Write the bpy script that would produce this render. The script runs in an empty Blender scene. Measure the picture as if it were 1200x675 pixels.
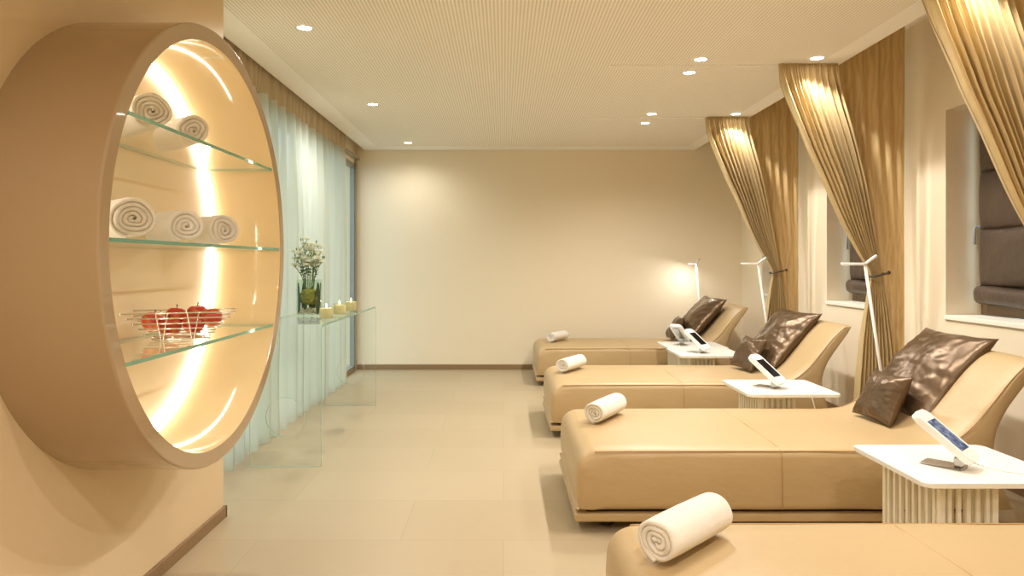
import bpy, bmesh, math, random
from mathutils import Vector, Matrix, noise, Euler
from mathutils.geometry import delaunay_2d_cdt
PI = math.pi
sc = bpy.context.scene
C = sc.collection
R = math.radians

# ------------------------------------------------------------------ camera
# world: X right, Y into the room, Z up; the lens sits 1.3 m above the floor
cam_d = bpy.data.cameras.new('camera'); cam = bpy.data.objects.new('camera', cam_d); C.objects.link(cam)
cam.location = (0, 0, 1.3); cam.rotation_euler = (R(90), 0, 0)
cam_d.sensor_width = 36; cam_d.lens = 25.2
cam_d.shift_x = 10/1200; cam_d.shift_y = -29.5/1200
cam_d.clip_start = .05
sc.camera = cam

# ------------------------------------------------------------------ materials
def lin(c):
    return tuple((x/255/12.92 if x/255 <= .04045 else ((x/255+.055)/1.055)**2.4) for x in c)
class NT:
    def __init__(s, name):
        s.m = bpy.data.materials.new(name); s.m.use_nodes = True
        s.t = s.m.node_tree; s.t.nodes.clear()
        s.out = s.n('ShaderNodeOutputMaterial')
    def n(s, k, **kw):
        x = s.t.nodes.new(k)
        for a, b in kw.items(): setattr(x, a, b)
        return x
    def l(s, a, b): s.t.links.new(a, b)
    def co(s): return s.n('ShaderNodeTexCoord').outputs['Object']
    def math(s, op, a, b=None, c=None):
        x = s.n('ShaderNodeMath', operation=op)
        for i, v in enumerate((a, b, c)):
            if v is None: continue
            if isinstance(v, (int, float)): x.inputs[i].default_value = v
            else: s.l(v, x.inputs[i])
        return x.outputs[0]
    def noise(s, scale, detail=3, co=None, rough=.5, dist=0):
        x = s.n('ShaderNodeTexNoise'); x.inputs['Scale'].default_value = scale
        x.inputs['Detail'].default_value = detail; x.inputs['Roughness'].default_value = rough
        x.inputs['Distortion'].default_value = dist
        s.l(co if co else s.co(), x.inputs['Vector']); return x.outputs['Fac']
    def mapped(s, scale):
        x = s.n('ShaderNodeMapping'); x.inputs['Scale'].default_value = scale
        s.l(s.co(), x.inputs['Vector']); return x.outputs[0]
    def mix(s, f, a, b):
        x = s.n('ShaderNodeMix', data_type='RGBA')
        for i, v in ((0, f), (6, a), (7, b)):
            if isinstance(v, (int, float)): x.inputs[i].default_value = v
            elif isinstance(v, tuple): x.inputs[i].default_value = (*v, 1)
            else: s.l(v, x.inputs[i])
        return x.outputs[2]
    def bump(s, h, strength=.2, dist=.01):
        x = s.n('ShaderNodeBump'); x.inputs['Strength'].default_value = strength
        x.inputs['Distance'].default_value = dist; s.l(h, x.inputs['Height']); return x.outputs[0]
    def pbr(s, col, rough=.5, metal=0, normal=None, **kw):
        p = s.n('ShaderNodeBsdfPrincipled')
        if isinstance(col, tuple): p.inputs['Base Color'].default_value = (*col, 1)
        else: s.l(col, p.inputs['Base Color'])
        if isinstance(rough, (int, float)): p.inputs['Roughness'].default_value = rough
        else: s.l(rough, p.inputs['Roughness'])
        p.inputs['Metallic'].default_value = metal
        if normal is not None: s.l(normal, p.inputs['Normal'])
        for k, v in kw.items(): p.inputs[k.replace('_', ' ')].default_value = v
        return p.outputs[0]
    def done(s, sh): s.l(sh, s.out.inputs['Surface']); return s.m

def simple(name, rgb, rough=.5, metal=0, nscale=0, namt=.06, bump=0, bdist=.003, **kw):
    t = NT(name); c = lin(rgb); col = c; nrm = None
    if nscale:
        f = t.noise(nscale)
        col = t.mix(f, tuple(v*(1-namt) for v in c), tuple(min(1, v*(1+namt)) for v in c))
        if bump: nrm = t.bump(f, bump, bdist)
    return t.done(t.pbr(col, rough, metal, nrm, **kw))

def emis(name, rgb, strength):
    t = NT(name); e = t.n('ShaderNodeEmission'); e.inputs[0].default_value = (*rgb, 1); e.inputs[1].default_value = strength
    return t.done(e.outputs[0])

M = {}
M['plaster'] = simple('cream_plaster', (238, 223, 196), .75, nscale=40, namt=.015, bump=.05)
M['plaster_left'] = simple('warm_plaster', (224, 202, 166), .6, nscale=40, namt=.015, bump=.05)
M['white_paint'] = simple('white_paint', (240, 234, 220), .6, nscale=30, namt=.01)
M['ceiling_paint'] = simple('ceiling_paint', (250, 246, 238), .8, nscale=30, namt=.01)
M['base_wood'] = simple('baseboard_brown', (140, 112, 78), .5, nscale=25, namt=.1)
M['leather'] = None
M['white_lacquer'] = simple('white_lacquer', (234, 232, 225), .25, nscale=20, namt=.01)
M['slat'] = simple('cream_slats', (240, 232, 210), .4, nscale=20, namt=.03)
M['dark'] = simple('dark_parts_and_gap_shade', (45, 34, 24), .7, nscale=20, namt=.1)
M['handle'] = simple('satin_grey_handle', (168, 172, 176), .3, nscale=30, namt=.03)
M['chrome'] = simple('brushed_metal', (190, 188, 182), .25, 1.0, nscale=60, namt=.05)
M['wire'] = simple('polished_wire', (225, 222, 215), .15, 1.0, nscale=60, namt=.03)
M['plastic'] = simple('white_plastic', (236, 236, 232), .2, nscale=20, namt=.01)
M['gloss_black'] = simple('dark_screen', (26, 22, 20), .12, nscale=30, namt=.2)
M['cord'] = simple('white_cord', (236, 232, 222), .4, nscale=30, namt=.02)
M['tieband'] = simple('dark_tieband', (58, 42, 30), .5, nscale=60, namt=.2)
M['frame_brown'] = simple('window_frame_brown', (120, 98, 74), .5, nscale=30, namt=.08)
M['frame_grey'] = simple('window_frame_grey', (150, 150, 140), .4, nscale=30, namt=.05)
M['stem'] = simple('green_stem', (96, 124, 60), .5, nscale=40, namt=.15)
M['leaf'] = simple('dark_leaf', (52, 78, 44), .4, nscale=40, namt=.3)
M['moss'] = simple('yellow_green_moss', (150, 150, 60), .8, nscale=60, namt=.35, bump=.6)
M['apple_stem'] = simple('apple_stem', (60, 40, 22), .7, nscale=60, namt=.2)
M['terrace'] = simple('terrace_concrete', (170, 172, 170), .8, nscale=6, namt=.1)
M['foliage'] = simple('outdoor_foliage', (96, 132, 84), .6, nscale=8, namt=.4)
M['led'] = emis('led_strip', (1, .93, .81), 28)
M['led_front'] = emis('led_strip_front', (1, .89, .70), 2.2)
M['lamp_glow'] = emis('downlight_glow', (1, .93, .80), 30)
M['read_glow'] = emis('reading_light_glow', (1, .95, .86), 14)
M['read_dim'] = emis('reading_light_dim', (1, .96, .88), 1.6)
M['flame'] = emis('candle_flame', (1, .75, .35), 30)

t = NT('perforated_ceiling')
sx = t.n('ShaderNodeSeparateXYZ'); t.l(t.co(), sx.inputs[0])
P = .0205
fx = t.math('SUBTRACT', t.math('FRACT', t.math('DIVIDE', sx.outputs[0], P)), .5)
fy = t.math('SUBTRACT', t.math('FRACT', t.math('DIVIDE', sx.outputs[1], P*.62)), .5)
d2 = t.math('SQRT', t.math('ADD', t.math('MULTIPLY', fx, fx), t.math('MULTIPLY', t.math('MULTIPLY', fy, fy), .35)))
hole = t.math('LESS_THAN', d2, .28)
inx = t.math('MULTIPLY', t.math('GREATER_THAN', sx.outputs[0], -1.5), t.math('LESS_THAN', sx.outputs[0], 2.17))
iny = t.math('LESS_THAN', sx.outputs[1], 8.45)
msk = t.math('MULTIPLY', t.math('MULTIPLY', hole, inx), iny)
t.done(t.pbr(t.mix(msk, lin((250, 246, 238)), lin((220, 210, 190))), .8)); M['perf'] = t.m

t = NT('stone_tiles')
b = t.n('ShaderNodeTexBrick'); t.l(t.co(), b.inputs['Vector'])
b.inputs['Scale'].default_value = 1; b.inputs['Brick Width'].default_value = 1.15; b.inputs['Row Height'].default_value = .56
b.inputs['Mortar Size'].default_value = .0018; b.inputs['Mortar Smooth'].default_value = .2; b.offset = .42
b.inputs['Color1'].default_value = (*lin((184, 167, 138)), 1); b.inputs['Color2'].default_value = (*lin((174, 156, 126)), 1)
b.inputs['Mortar'].default_value = (*lin((152, 134, 105)), 1); b.inputs['Bias'].default_value = 0
n1 = t.noise(3, 5, t.mapped((.5, 2, 1))); n2 = t.noise(22, 6)
col = t.mix(t.math('MULTIPLY', n1, .35), b.outputs['Color'], lin((168, 149, 118)))
col = t.mix(t.math('MULTIPLY', n2, .2), col, lin((206, 190, 160)))
t.done(t.pbr(col, t.math('ADD', .28, t.math('MULTIPLY', n2, .15)), 0, t.bump(b.outputs['Fac'], -.15, .002))); M['tile'] = t.m

t = NT('tan_leather')
v = t.n('ShaderNodeTexVoronoi'); v.inputs['Scale'].default_value = 260; t.l(t.co(), v.inputs['Vector'])
n1 = t.noise(5, 4, t.mapped((1, 1, 2))); n2 = t.noise(2.2, 2)
h = t.math('ADD', t.math('MULTIPLY', v.outputs['Distance'], .02), t.math('MULTIPLY', n1, 1))
col = t.mix(n2, lin((180, 154, 112)), lin((190, 163, 121)))
t.done(t.pbr(col, .42, 0, t.bump(h, .25, .02), Specular_IOR_Level=.4)); M['leather'] = t.m
M['piping'] = simple('leather_piping', (176, 138, 86), .5, nscale=60, namt=.1)

t = NT('gold_lacquer_inside')
t.done(t.pbr(t.mix(t.noise(1.5), lin((234, 210, 164)), lin((239, 216, 170))), .06, 0, Coat_Weight=.5)); M['lacq_in'] = t.m
t = NT('tan_lacquer_shell')
t.done(t.pbr(t.mix(t.noise(1.5), lin((166, 141, 107)), lin((171, 146, 112))), .2, 0, Coat_Weight=.6)); M['lacq'] = t.m
t = NT('cream_lacquer_back')
t.done(t.pbr(t.mix(t.noise(1.5), lin((234, 217, 182)), lin((237, 220, 187))), .35)); M['lacq_back'] = t.m

def glassy(name, tint, ior=1.5, rough=.0, gl=1.0):
    t = NT(name); a = t.n('ShaderNodeBsdfTransparent'); a.inputs[0].default_value = (*tint, 1)
    g = t.n('ShaderNodeBsdfGlossy'); g.inputs['Roughness'].default_value = rough; g.inputs['Color'].default_value = (gl, gl, gl, 1)
    f = t.n('ShaderNodeFresnel'); f.inputs[0].default_value = ior
    m = t.n('ShaderNodeMixShader'); g_ = t.n('ShaderNodeNewGeometry'); t.l(t.math('MULTIPLY', f.outputs[0], t.math('SUBTRACT', 1, g_.outputs['Backfacing'])), m.inputs[0]); t.l(a.outputs[0], m.inputs[1]); t.l(g.outputs[0], m.inputs[2])
    return t.done(m.outputs[0])
M['glass'] = glassy('clear_glass', (.975, .99, .985))
M['pane'] = glassy('window_glass', (.97, .99, 1))
M['vase_glass'] = glassy('vase_glass', (.90, .94, .90))
M['glass_edge'] = simple('green_glass_edge', (112, 176, 158), .15, nscale=5, namt=.05, Transmission_Weight=.35)

def cloth(name, c1, c2, trans, rough=.8, wood=False, sheen=0, spec=.3, metal=0, see=0):
    t = NT(name)
    if wood:
        w = t.n('ShaderNodeTexWave', wave_type='BANDS', bands_direction='X'); w.inputs['Scale'].default_value = 9
        w.inputs['Distortion'].default_value = 9; w.inputs['Detail'].default_value = 2; w.inputs['Detail Scale'].default_value = 1.2
        t.l(t.mapped((1, 1, .30)), w.inputs['Vector']); f = w.outputs['Fac']
    else:
        f = t.noise(40, 2, t.mapped((1, 1, .02)))
    col = t.mix(f, lin(c1), lin(c2))
    nrm = t.bump(t.noise(500, 2), .1, .001)
    p = t.pbr(col, rough, metal, nrm, Specular_IOR_Level=spec, Sheen_Weight=sheen)
    if trans:
        tr = t.n('ShaderNodeBsdfTranslucent'); t.l(col, tr.inputs[0])
        m = t.n('ShaderNodeMixShader'); m.inputs[0].default_value = trans; t.l(p, m.inputs[1]); t.l(tr.outputs[0], m.inputs[2]); p = m.outputs[0]
    if see:
        tp = t.n('ShaderNodeBsdfTransparent')
        m = t.n('ShaderNodeMixShader'); m.inputs[0].default_value = see; t.l(p, m.inputs[1]); t.l(tp.outputs[0], m.inputs[2]); p = m.outputs[0]
    return t.done(p)
M['gold_cloth'] = cloth('gold_satin_cloth', (190, 163, 112), (209, 184, 135), .12, .42, sheen=.2, spec=.5, metal=.35)
M['moire'] = cloth('gold_moire_cloth', (200, 170, 118), (212, 184, 134), .15, .5, wood=True, spec=.4, metal=.1)
M['sheer'] = cloth('pale_sheer_cloth', (206, 208, 190), (220, 222, 206), .34, .8, see=.10)
M['sheer_head'] = cloth('pale_sheer_header', (190, 174, 144), (204, 188, 158), .1, .8)
M['petal'] = cloth('white_petal', (250, 250, 240), (246, 248, 232), .45, .6)
M['wax'] = cloth('candle_wax', (253, 244, 218), (250, 238, 208), .5, .5)
M['blind'] = simple('taupe_leather_blind', (82, 68, 56), .45, nscale=7, namt=.2, bump=.6, bdist=.03)
t = NT('bronze_satin')
n1 = t.noise(60, 3); n2 = t.noise(3, 3)
t.done(t.pbr(t.mix(n2, lin((84, 64, 44)), lin((108, 86, 60))), .34, .5, t.bump(t.noise(11, 3, None, .5, .8), .15, .010))); M['satin'] = t.m
t = NT('white_terry')
n1 = t.noise(420, 3); n2 = t.noise(14, 3)
h = t.math('ADD', n1, t.math('MULTIPLY', n2, 2))
t.done(t.pbr(t.mix(n1, lin((226, 218, 204)), lin((246, 241, 230))), .95, 0, t.bump(h, .6, .006), Sheen_Weight=.4, Specular_IOR_Level=.1)); M['terry'] = t.m
t = NT('red_apple_skin')
n1 = t.noise(9, 4, None, .6, .8)
t.done(t.pbr(t.mix(t.math('MULTIPLY', t.math('SUBTRACT', n1, .48), 5), lin((186, 52, 36)), lin((226, 160, 70))), .3, 0)); M['apple'] = t.m
# the lit display of the near player: pale blue picture with grey lines
t = NT('lit_screen')
w = t.math('MULTIPLY', t.math('SUBTRACT', t.noise(38, 2), .38), 4)
e = t.n('ShaderNodeEmission'); t.l(t.mix(w, (.16, .20, .36), (.70, .74, .90)), e.inputs[0]); e.inputs[1].default_value = .45
t.done(e.outputs[0]); M['screen_lit'] = t.m

# ------------------------------------------------------------------ mesh helpers
def link(name, me, mat, parent=None, smooth=False, loc=None):
    o = bpy.data.objects.new(name, me); C.objects.link(o)
    for m in (mat if isinstance(mat, (list, tuple)) else [mat]): me.materials.append(M[m] if isinstance(m, str) else m)
    if parent is not None: o.parent = parent
    if smooth:
        for p in me.polygons: p.use_smooth = True
    if loc: o.location = loc
    return o
def obj(name, bm, mat, parent=None, smooth=False, loc=None, auto=None):
    me = bpy.data.meshes.new(name)
    bmesh.ops.recalc_face_normals(bm, faces=bm.faces)
    bm.to_mesh(me); bm.free()
    o = link(name, me, mat, parent, smooth or auto is not None, loc)
    if auto is not None: me.set_sharp_from_angle(angle=R(auto))
    return o
def struct(o): o['kind'] = 'structure'; return o
def tag(o, label, cat, group=None, kind=None):
    o['label'] = label; o['category'] = cat
    if group: o['group'] = group
    if kind: o['kind'] = kind
    return o
def thing(name, label, cat, loc=(0, 0, 0), rz=0, group=None):
    o = bpy.data.objects.new(name, None); C.objects.link(o); o.empty_display_size = .1
    o.location = loc; o.rotation_euler = (0, 0, rz); return tag(o, label, cat, group)
def dup(root, loc, rz=None, label=None, group=None):
    r = root.copy(); C.objects.link(r); r.location = loc
    if rz is not None: r.rotation_euler = (r.rotation_euler[0], r.rotation_euler[1], rz)
    if label: r['label'] = label
    if group: r['group'] = group
    for ch in list(root.children):
        c = ch.copy(); C.objects.link(c); c.parent = r
        for g in list(ch.children):
            d = g.copy(); C.objects.link(d); d.parent = c
    return r
def bx(bm, x0, x1, y0, y1, z0, z1, bev=0, seg=2, mat=0):
    vs = [bm.verts.new(p) for p in ((x0,y0,z0),(x1,y0,z0),(x1,y1,z0),(x0,y1,z0),(x0,y0,z1),(x1,y0,z1),(x1,y1,z1),(x0,y1,z1))]
    fs = [bm.faces.new([vs[i] for i in q]) for q in ((3,2,1,0),(4,5,6,7),(0,1,5,4),(1,2,6,5),(2,3,7,6),(3,0,4,7))]
    for f in fs: f.material_index = mat
    if bev:
        es = list({e for f in fs for e in f.edges})
        bmesh.ops.bevel(bm, geom=es, offset=bev, segments=seg, profile=.5, affect='EDGES')
    return fs
def box(*a, **k): bm = bmesh.new(); bx(bm, *a, **k); return bm
def tube(bm, pts, r, seg=8, closed=False, caps=True):
    pts = [Vector(p) for p in pts]; n = len(pts)
    rs = r if isinstance(r, (list, tuple)) else [r]*n
    rings = []; up = None
    for i, p in enumerate(pts):
        a = pts[(i-1) % n] if (i or closed) else p; b = pts[(i+1) % n] if (i < n-1 or closed) else p
        d = (b-a).normalized()
        if up is None:
            up = Vector((0, 0, 1)) if abs(d.z) < .9 else Vector((1, 0, 0))
        u = (up - d*up.dot(d)).normalized(); up = u; w = d.cross(u)
        rings.append([bm.verts.new(p + (u*math.cos(2*PI*k/seg)+w*math.sin(2*PI*k/seg))*rs[i]) for k in range(seg)])
    m = n if closed else n-1
    for i in range(m):
        A, B = rings[i], rings[(i+1) % n]
        for k in range(seg): bm.faces.new((A[k], A[(k+1) % seg], B[(k+1) % seg], B[k]))
    if caps and not closed:
        bm.faces.new(rings[0][::-1]); bm.faces.new(rings[-1])
def lathe(bm, prof, seg=48, axis='z', c=(0, 0, 0), closed=False, caps=False):
    """prof: (radius, height) list"""
    c = Vector(c); rings = []
    for r, h in prof:
        ring = []
        for k in range(seg):
            a = 2*PI*k/seg; p, q = r*math.cos(a), r*math.sin(a)
            v = (p, q, h) if axis == 'z' else ((h, p, q) if axis == 'x' else (p, h, q))
            ring.append(bm.verts.new(c+Vector(v)))
        rings.append(ring)
    n = len(rings)
    for i in range(n if closed else n-1):
        A, B = rings[i], rings[(i+1) % n]
        for k in range(seg): bm.faces.new((A[k], A[(k+1) % seg], B[(k+1) % seg], B[k]))
    if caps: bm.faces.new(rings[0][::-1]); bm.faces.new(rings[-1])
def sphere(bm, r, c, sub=2, sc3=(1, 1, 1)):
    g = bmesh.ops.create_icosphere(bm, subdivisions=sub, radius=r)
    for v in g['verts']: v.co = Vector((v.co.x*sc3[0], v.co.y*sc3[1], v.co.z*sc3[2])) + Vector(c)
    return g['verts']
def grid(bm, f, nu, nv):
    V = [[bm.verts.new(f(i/nu, j/nv)) for j in range(nv+1)] for i in range(nu+1)]
    for i in range(nu):
        for j in range(nv): bm.faces.new((V[i][j], V[i+1][j], V[i+1][j+1], V[i][j+1]))
    return V
def interp(x, tab):
    for (a, va), (b, vb) in zip(tab, tab[1:]):
        if x <= b:
            k = max(0, (x-a)/(b-a)); k2 = k*k*(3-2*k)*.5 + k*.5
            return va + (vb-va)*k2
    return tab[-1][1]
def catmull(P, n, closed=True):
    out = []; m = len(P)
    for i in range(m if closed else m-1):
        p0, p1, p2, p3 = (Vector(P[(i+k-1) % m]) if closed else Vector(P[min(max(i+k-1, 0), m-1)]) for k in range(4))
        for j in range(n):
            t = j/n
            out.append(.5*((2*p1)+(-p0+p2)*t+(2*p0-5*p1+4*p2-p3)*t*t+(-p0+3*p1-3*p2+p3)*t**3))
    if not closed: out.append(Vector(P[-1]))
    return out

# ------------------------------------------------------------------ room shell
YB, YF = 8.74, -2.2            # back wall, wall behind the camera
XL, XR = -1.43, 2.90           # left block face, right wall face
XW = -1.80                     # window wall face
HC, HV = 2.673, 2.98           # suspended ceiling, void ceiling
struct(obj('floor', box(-3.0, 3.6, YF-.3, YB+.3, -.12, 0), 'tile'))
struct(obj('wall_back', box(XW-.2, 3.6, YB, YB+.2, 0, 3.1), 'plaster'))
struct(obj('wall_front', box(-3.0, 3.6, YF-.2, YF, 0, 3.1), 'plaster'))
struct(obj('wall_left', box(-2.4, XL, YF, 3.66, 0, 3.1), 'plaster_left'))
# suspended ceiling (perforated) and the void above it
struct(obj('ceiling', box(-1.695, 2.33, YF, YB, HC, HC+.16, bev=.004, seg=1), 'perf'))
struct(obj('trim_1', box(-2.4, 3.6, YF-.2, YB+.2, HV, HV+.12), 'ceiling_paint'))
# right wall with three window openings
wins = [(3.72, 4.70), (5.45, 6.43), (7.06, 8.04)]; SILL, HEAD = .96, 2.30
bm = bmesh.new(); y = YF
for a, b_ in wins:
    bx(bm, XR, 3.35, y, a, 0, 3.1); bx(bm, XR, 3.35, a, b_, 0, SILL-.03); bx(bm, XR, 3.35, a, b_, HEAD, 3.1); y = b_
bx(bm, XR, 3.35, y, YB, 0, 3.1)
struct(obj('wall_right', bm, 'plaster'))
# left window wall: parapet band above a floor-to-ceiling window
GT = 2.50
bm = bmesh.new(); bx(bm, XW-.2, XW, 3.66, YB, GT, 3.1); bx(bm, XW-.2, XW, 8.66, YB, 0, GT)
struct(obj('wall_window', bm, 'plaster'))
for nm, a in (('baseboard_left', (XL-.01, XL+.014, YF, 3.672, 0, .058)), ('baseboard_back', (XW, XR, YB-.016, YB, 0, .062)), ('baseboard_right', (XR-.014, XR, YF, YB-.016, 0, .062))):
    struct(obj(nm, box(*a, bev=.002, seg=1), 'base_wood'))
# end face of the left block keeps its own baseboard return
struct(obj('trim_2', box(-1.8, XL+.014, 3.66, 3.674, 0, .058), 'base_wood'))

# right windows
for i, (a, b_) in enumerate(wins):
    w = bpy.data.objects.new('window_%d' % (i+1), None); C.objects.link(w); struct(w); w.location = (3.13, (a+b_)/2, SILL)
    hw = (b_-a)/2; H = HEAD-SILL
    bm = bmesh.new(); fw = .07
    for q in ((-hw, -hw+fw, 0, H), (hw-fw, hw, 0, H), (-hw+fw, hw-fw, 0, fw), (-hw+fw, hw-fw, H-fw, H)):
        bx(bm, 0, .07, q[0], q[1], q[2], q[3], bev=.004, seg=1)
    obj('window_frame', bm, 'frame_brown', w)
    obj('pane', box(.03, .04, -hw+fw, hw-fw, fw, H-fw), 'pane', w)
    obj('window_sill', box(-.245, .0, -hw+.002, hw-.002, -.03, .0, bev=.004), 'white_paint', w)
    h = obj('window_handle', box(-.012, 0, hw-.052, hw-.02, .50, .60, bev=.004), 'handle', w)
    bm = bmesh.new(); tube(bm, [(-.01, hw-.036, .575), (-.06, hw-.036, .575), (-.066, hw-.036, .565), (-.066, hw-.04, .46)], .009)
    obj('lever', bm, 'handle', h, True)
    # padded roman blind in front of the pane
    bl = thing('padded_blind', ['dark taupe padded blind in the nearest window beside the cushions', 'dark taupe padded blind behind the middle tied gold curtain', 'dark taupe padded blind in the farthest window by the back wall'][i],
               'blind', (3.10, (a+b_)/2, SILL), group='padded blinds in the right wall windows')
    for k, (z0, z1, pr) in enumerate([(.07, .19, .075), (.18, .56, .035), (.55, .93, .035), (.92, 1.28, .035)]):
        def f(u, v, z0=z0, z1=z1, pr=pr, k=k):
            yy = (-1+2*u)*(hw-.055)*(1.03 if k == 0 else 1)
            e = max(0, 1-abs(2*u-1)**14)**.5; s = max(0, 1-abs(2*v-1)**2.6)**.5
            return (-.006 - pr*(.25+.75*e)*s + .008*e*noise.noise((yy*5, z0*9, v*1.2)), yy, z0+(z1-z0)*v + (.006*math.sin(u*9) if k == 0 else 0))
        bm = bmesh.new(); grid(bm, f, 40, 14)
        o = obj('fabric_fold', bm, 'blind', bl, True); md = o.modifiers.new('s', 'SOLIDIFY'); md.thickness = .004

# left window: frame with mullions, panes
w = bpy.data.objects.new('window_4', None); C.objects.link(w); struct(w); w.location = (XW, 0, 0)
ys = [3.66, 5.30, 6.95, 8.66]
bm = bmesh.new()
for yy in ys: bx(bm, -.05, 0, max(3.66, yy-.025), min(8.66, yy+.025), 0, GT)
bx(bm, -.05, 0, 3.66, 8.66, 0, .06); bx(bm, -.05, 0, 3.66, 8.66, GT-.06, GT)
obj('window_frame', bm, 'frame_grey', w)
for a, b_ in zip(ys, ys[1:]): obj('pane', box(-.03, -.02, a+.025, b_-.025, .06, GT-.06), 'pane', w)
obj('window_sill', box(0, .02, 3.674, 8.60, 0, .03, bev=.003), 'base_wood', w)
# casing of the corner post beside the glass
struct(obj('trim_3', box(XW, XW+.02, 8.66, YB-.016, 0, GT+.08, bev=.003), 'frame_grey'))
struct(obj('trim_4', box(XW, XW+.05, 7.7, YB, GT+.05, GT+.08, bev=.003), 'frame_grey'))

# outside: terrace and a loose hedge of shrubs
struct(obj('ground', box(-14, -2.0, -2, 22, -.16, -.02), 'terrace'))
rnd = random.Random(4)
def shrub(loc, h, lab):
    t_ = thing('garden_shrub', lab, 'shrub', loc, group='shrubs outside the left window')
    bm = bmesh.new()
    for k in range(4):
        a = k*1.7; tube(bm, [(0, 0, 0), (.1*math.cos(a), .1*math.sin(a), h*.4), (.3*math.cos(a), .3*math.sin(a), h*.75)], [.03, .02, .008], 6)
    obj('stem', bm, 'stem', t_)
    bm = bmesh.new()
    for k in range(900):
        z = rnd.random(); rr = .55*math.sqrt(rnd.random())*math.sin(PI*(.12+.8*z))**.7
        a = rnd.random()*2*PI; c = Vector((rr*math.cos(a), rr*math.sin(a), h*(.1+.9*z)))
        m = Euler((rnd.random()*6, rnd.random()*6, rnd.random()*6)).to_matrix(); s = .05+.04*rnd.random()
        vs = [bm.verts.new(c + m @ Vector(p)*s) for p in ((-1, 0, 0), (0, -.45, .1), (1, 0, 0), (0, .45, .1))]
        bm.faces.new(vs)
    tag_ = obj('foliage', bm, 'foliage', t_)
shrub((-4.1, 13.4, -.02), 2.5, 'leafy green shrub seen through the narrow uncovered window strip')
shrub((-4.6, 15.4, -.02), 3.0, 'taller pale green shrub farther outside behind the window strip')

# curtain tracks recessed in the ceiling
for yy, lab in ((4.99, 'white curtain track in the ceiling leading to the middle gold curtain'), (6.77, 'white curtain track in the ceiling leading to the farthest gold curtain'), (3.30, 'white curtain track in the ceiling above the nearest gold curtain')):
    bm = bmesh.new()
    bx(bm, .75, 2.325, yy-.018, yy-.006, HC-.007, HC-.0002); bx(bm, .75, 2.325, yy+.006, yy+.018, HC-.007, HC-.0002); bx(bm, .74, .752, yy-.018, yy+.018, HC-.007, HC-.0002)
    tag(obj('curtain_track', bm, 'ceiling_paint'), lab, 'curtain track', 'curtain tracks in the ceiling')

# ------------------------------------------------------------------ downlights
def lightobj(name, kind, loc, energy, col, parent=None, **kw):
    d = bpy.data.lights.new(name, kind); d.energy = energy; d.color = col
    for k, v in kw.items(): setattr(d, k, v)
    o = bpy.data.objects.new(name, d); C.objects.link(o); o.location = loc
    if parent: o.parent = parent
    return o
dl = thing('ceiling_downlight', 'recessed round downlight nearest the camera on the left of the ceiling', 'ceiling light', (-1.16, 4.18, HC), group='recessed downlights')
bm = bmesh.new(); lathe(bm, [(.052, -.001), (.052, -.005), (.044, -.006), (.040, -.001)], 32)
obj('trim_ring', bm, 'white_lacquer', dl, True)
bm = bmesh.new(); lathe(bm, [(.041, -.0015), (.02, -.003), (.001, -.003)], 32)
obj('lens', bm, 'lamp_glow', dl, True)
DL_E = 62
sp = lightobj('bulb', 'SPOT', (0, 0, -.02), DL_E, (1, .965, .905), dl, spot_size=R(160), spot_blend=.8, shadow_soft_size=.035)
spots = [(-1.13, 6.20, 'recessed round downlight second along the left side of the ceiling'), (-1.09, 8.18, 'small recessed downlight nearest the back wall on the left'),
 (1.33, 4.83, 'recessed downlight in front of the near ceiling track, right one of a close pair'), (1.34, 5.17, 'recessed downlight just behind the near ceiling track, left one of a close pair'),
 (1.365, 6.60, 'recessed downlight in front of the far ceiling track'), (1.39, 7.03, 'recessed downlight just behind the far ceiling track'),
 (2.10, 4.80, 'recessed downlight above the pleats of the middle gold curtain'), (2.14, 6.60, 'recessed downlight above the pleats of the farthest gold curtain')]
off = [(-.75, .2), (1.33, 3.05), (1.33, 3.5), (2.10, 3.13), (1.33, 1.2), (.3, .2), (1.6, -.8), (-.6, -1.2)]  # unseen: a few continue the ceiling rows, the rest are added as fill
for x, y, lab in spots:
    o = dup(dl, (x, y, HC), label=lab)
    if y > 8:      # dimmed, close to the wall
        for c in o.children:
            if c.type == 'LIGHT': c.data = c.data.copy(); c.data.energy = 20
    if x > 2:      # the ones grazing the curtains have a tighter beam
        for c in o.children:
            if c.type == 'LIGHT': c.data = c.data.copy(); c.data.spot_size = R(104); c.data.spot_blend = .25; c.data.energy = 44
for x, y in off:
    o = dup(dl, (x, y, HC), label='unseen recessed downlight, one of a set added around the camera for fill', group='unseen fill downlights around the camera')
    if x > 2:
        for c in o.children:
            if c.type == 'LIGHT': c.data = c.data.copy(); c.data.spot_size = R(104); c.data.spot_blend = .25; c.data.energy = 30

# ------------------------------------------------------------------ round wall cabinet
CY, CZ, RO, RI, XF = 2.72, 1.358, .81, .752, -1.08
cab = thing('round_wall_cabinet', 'large round glossy tan cabinet on the left wall with lit glass shelves', 'cabinet', (XL, CY, CZ))
X0 = .0; XFl = XF-XL; XB = .012
bm = bmesh.new()
prof = [(RO, X0), (RO, XFl-.006), (RO-.002, XFl-.002), (RO-.006, XFl), (RI+.005, XFl), (RI+.002, XFl-.003)]
lathe(bm, prof[:6], 160, 'x'); obj('shell', bm, 'lacq', cab, auto=25)
bm = bmesh.new(); lathe(bm, [(RI+.002, XFl-.003), (RI, XFl-.010), (RI, XB)], 160, 'x'); obj('inner_wall', bm, 'lacq_in', cab, True)
bm = bmesh.new(); lathe(bm, [(RI+.02, 0), (RI+.02, XB), (.001, XB)], 160, 'x'); obj('back_panel', bm, 'lacq_back', cab, auto=40)
def ring_strip(r0, r1, x0, x1):
    bm = bmesh.new(); lathe(bm, [(r0, x0), (r1, x0), (r1, x1), (r0, x1)], 160, 'x', closed=True); return bm
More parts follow.
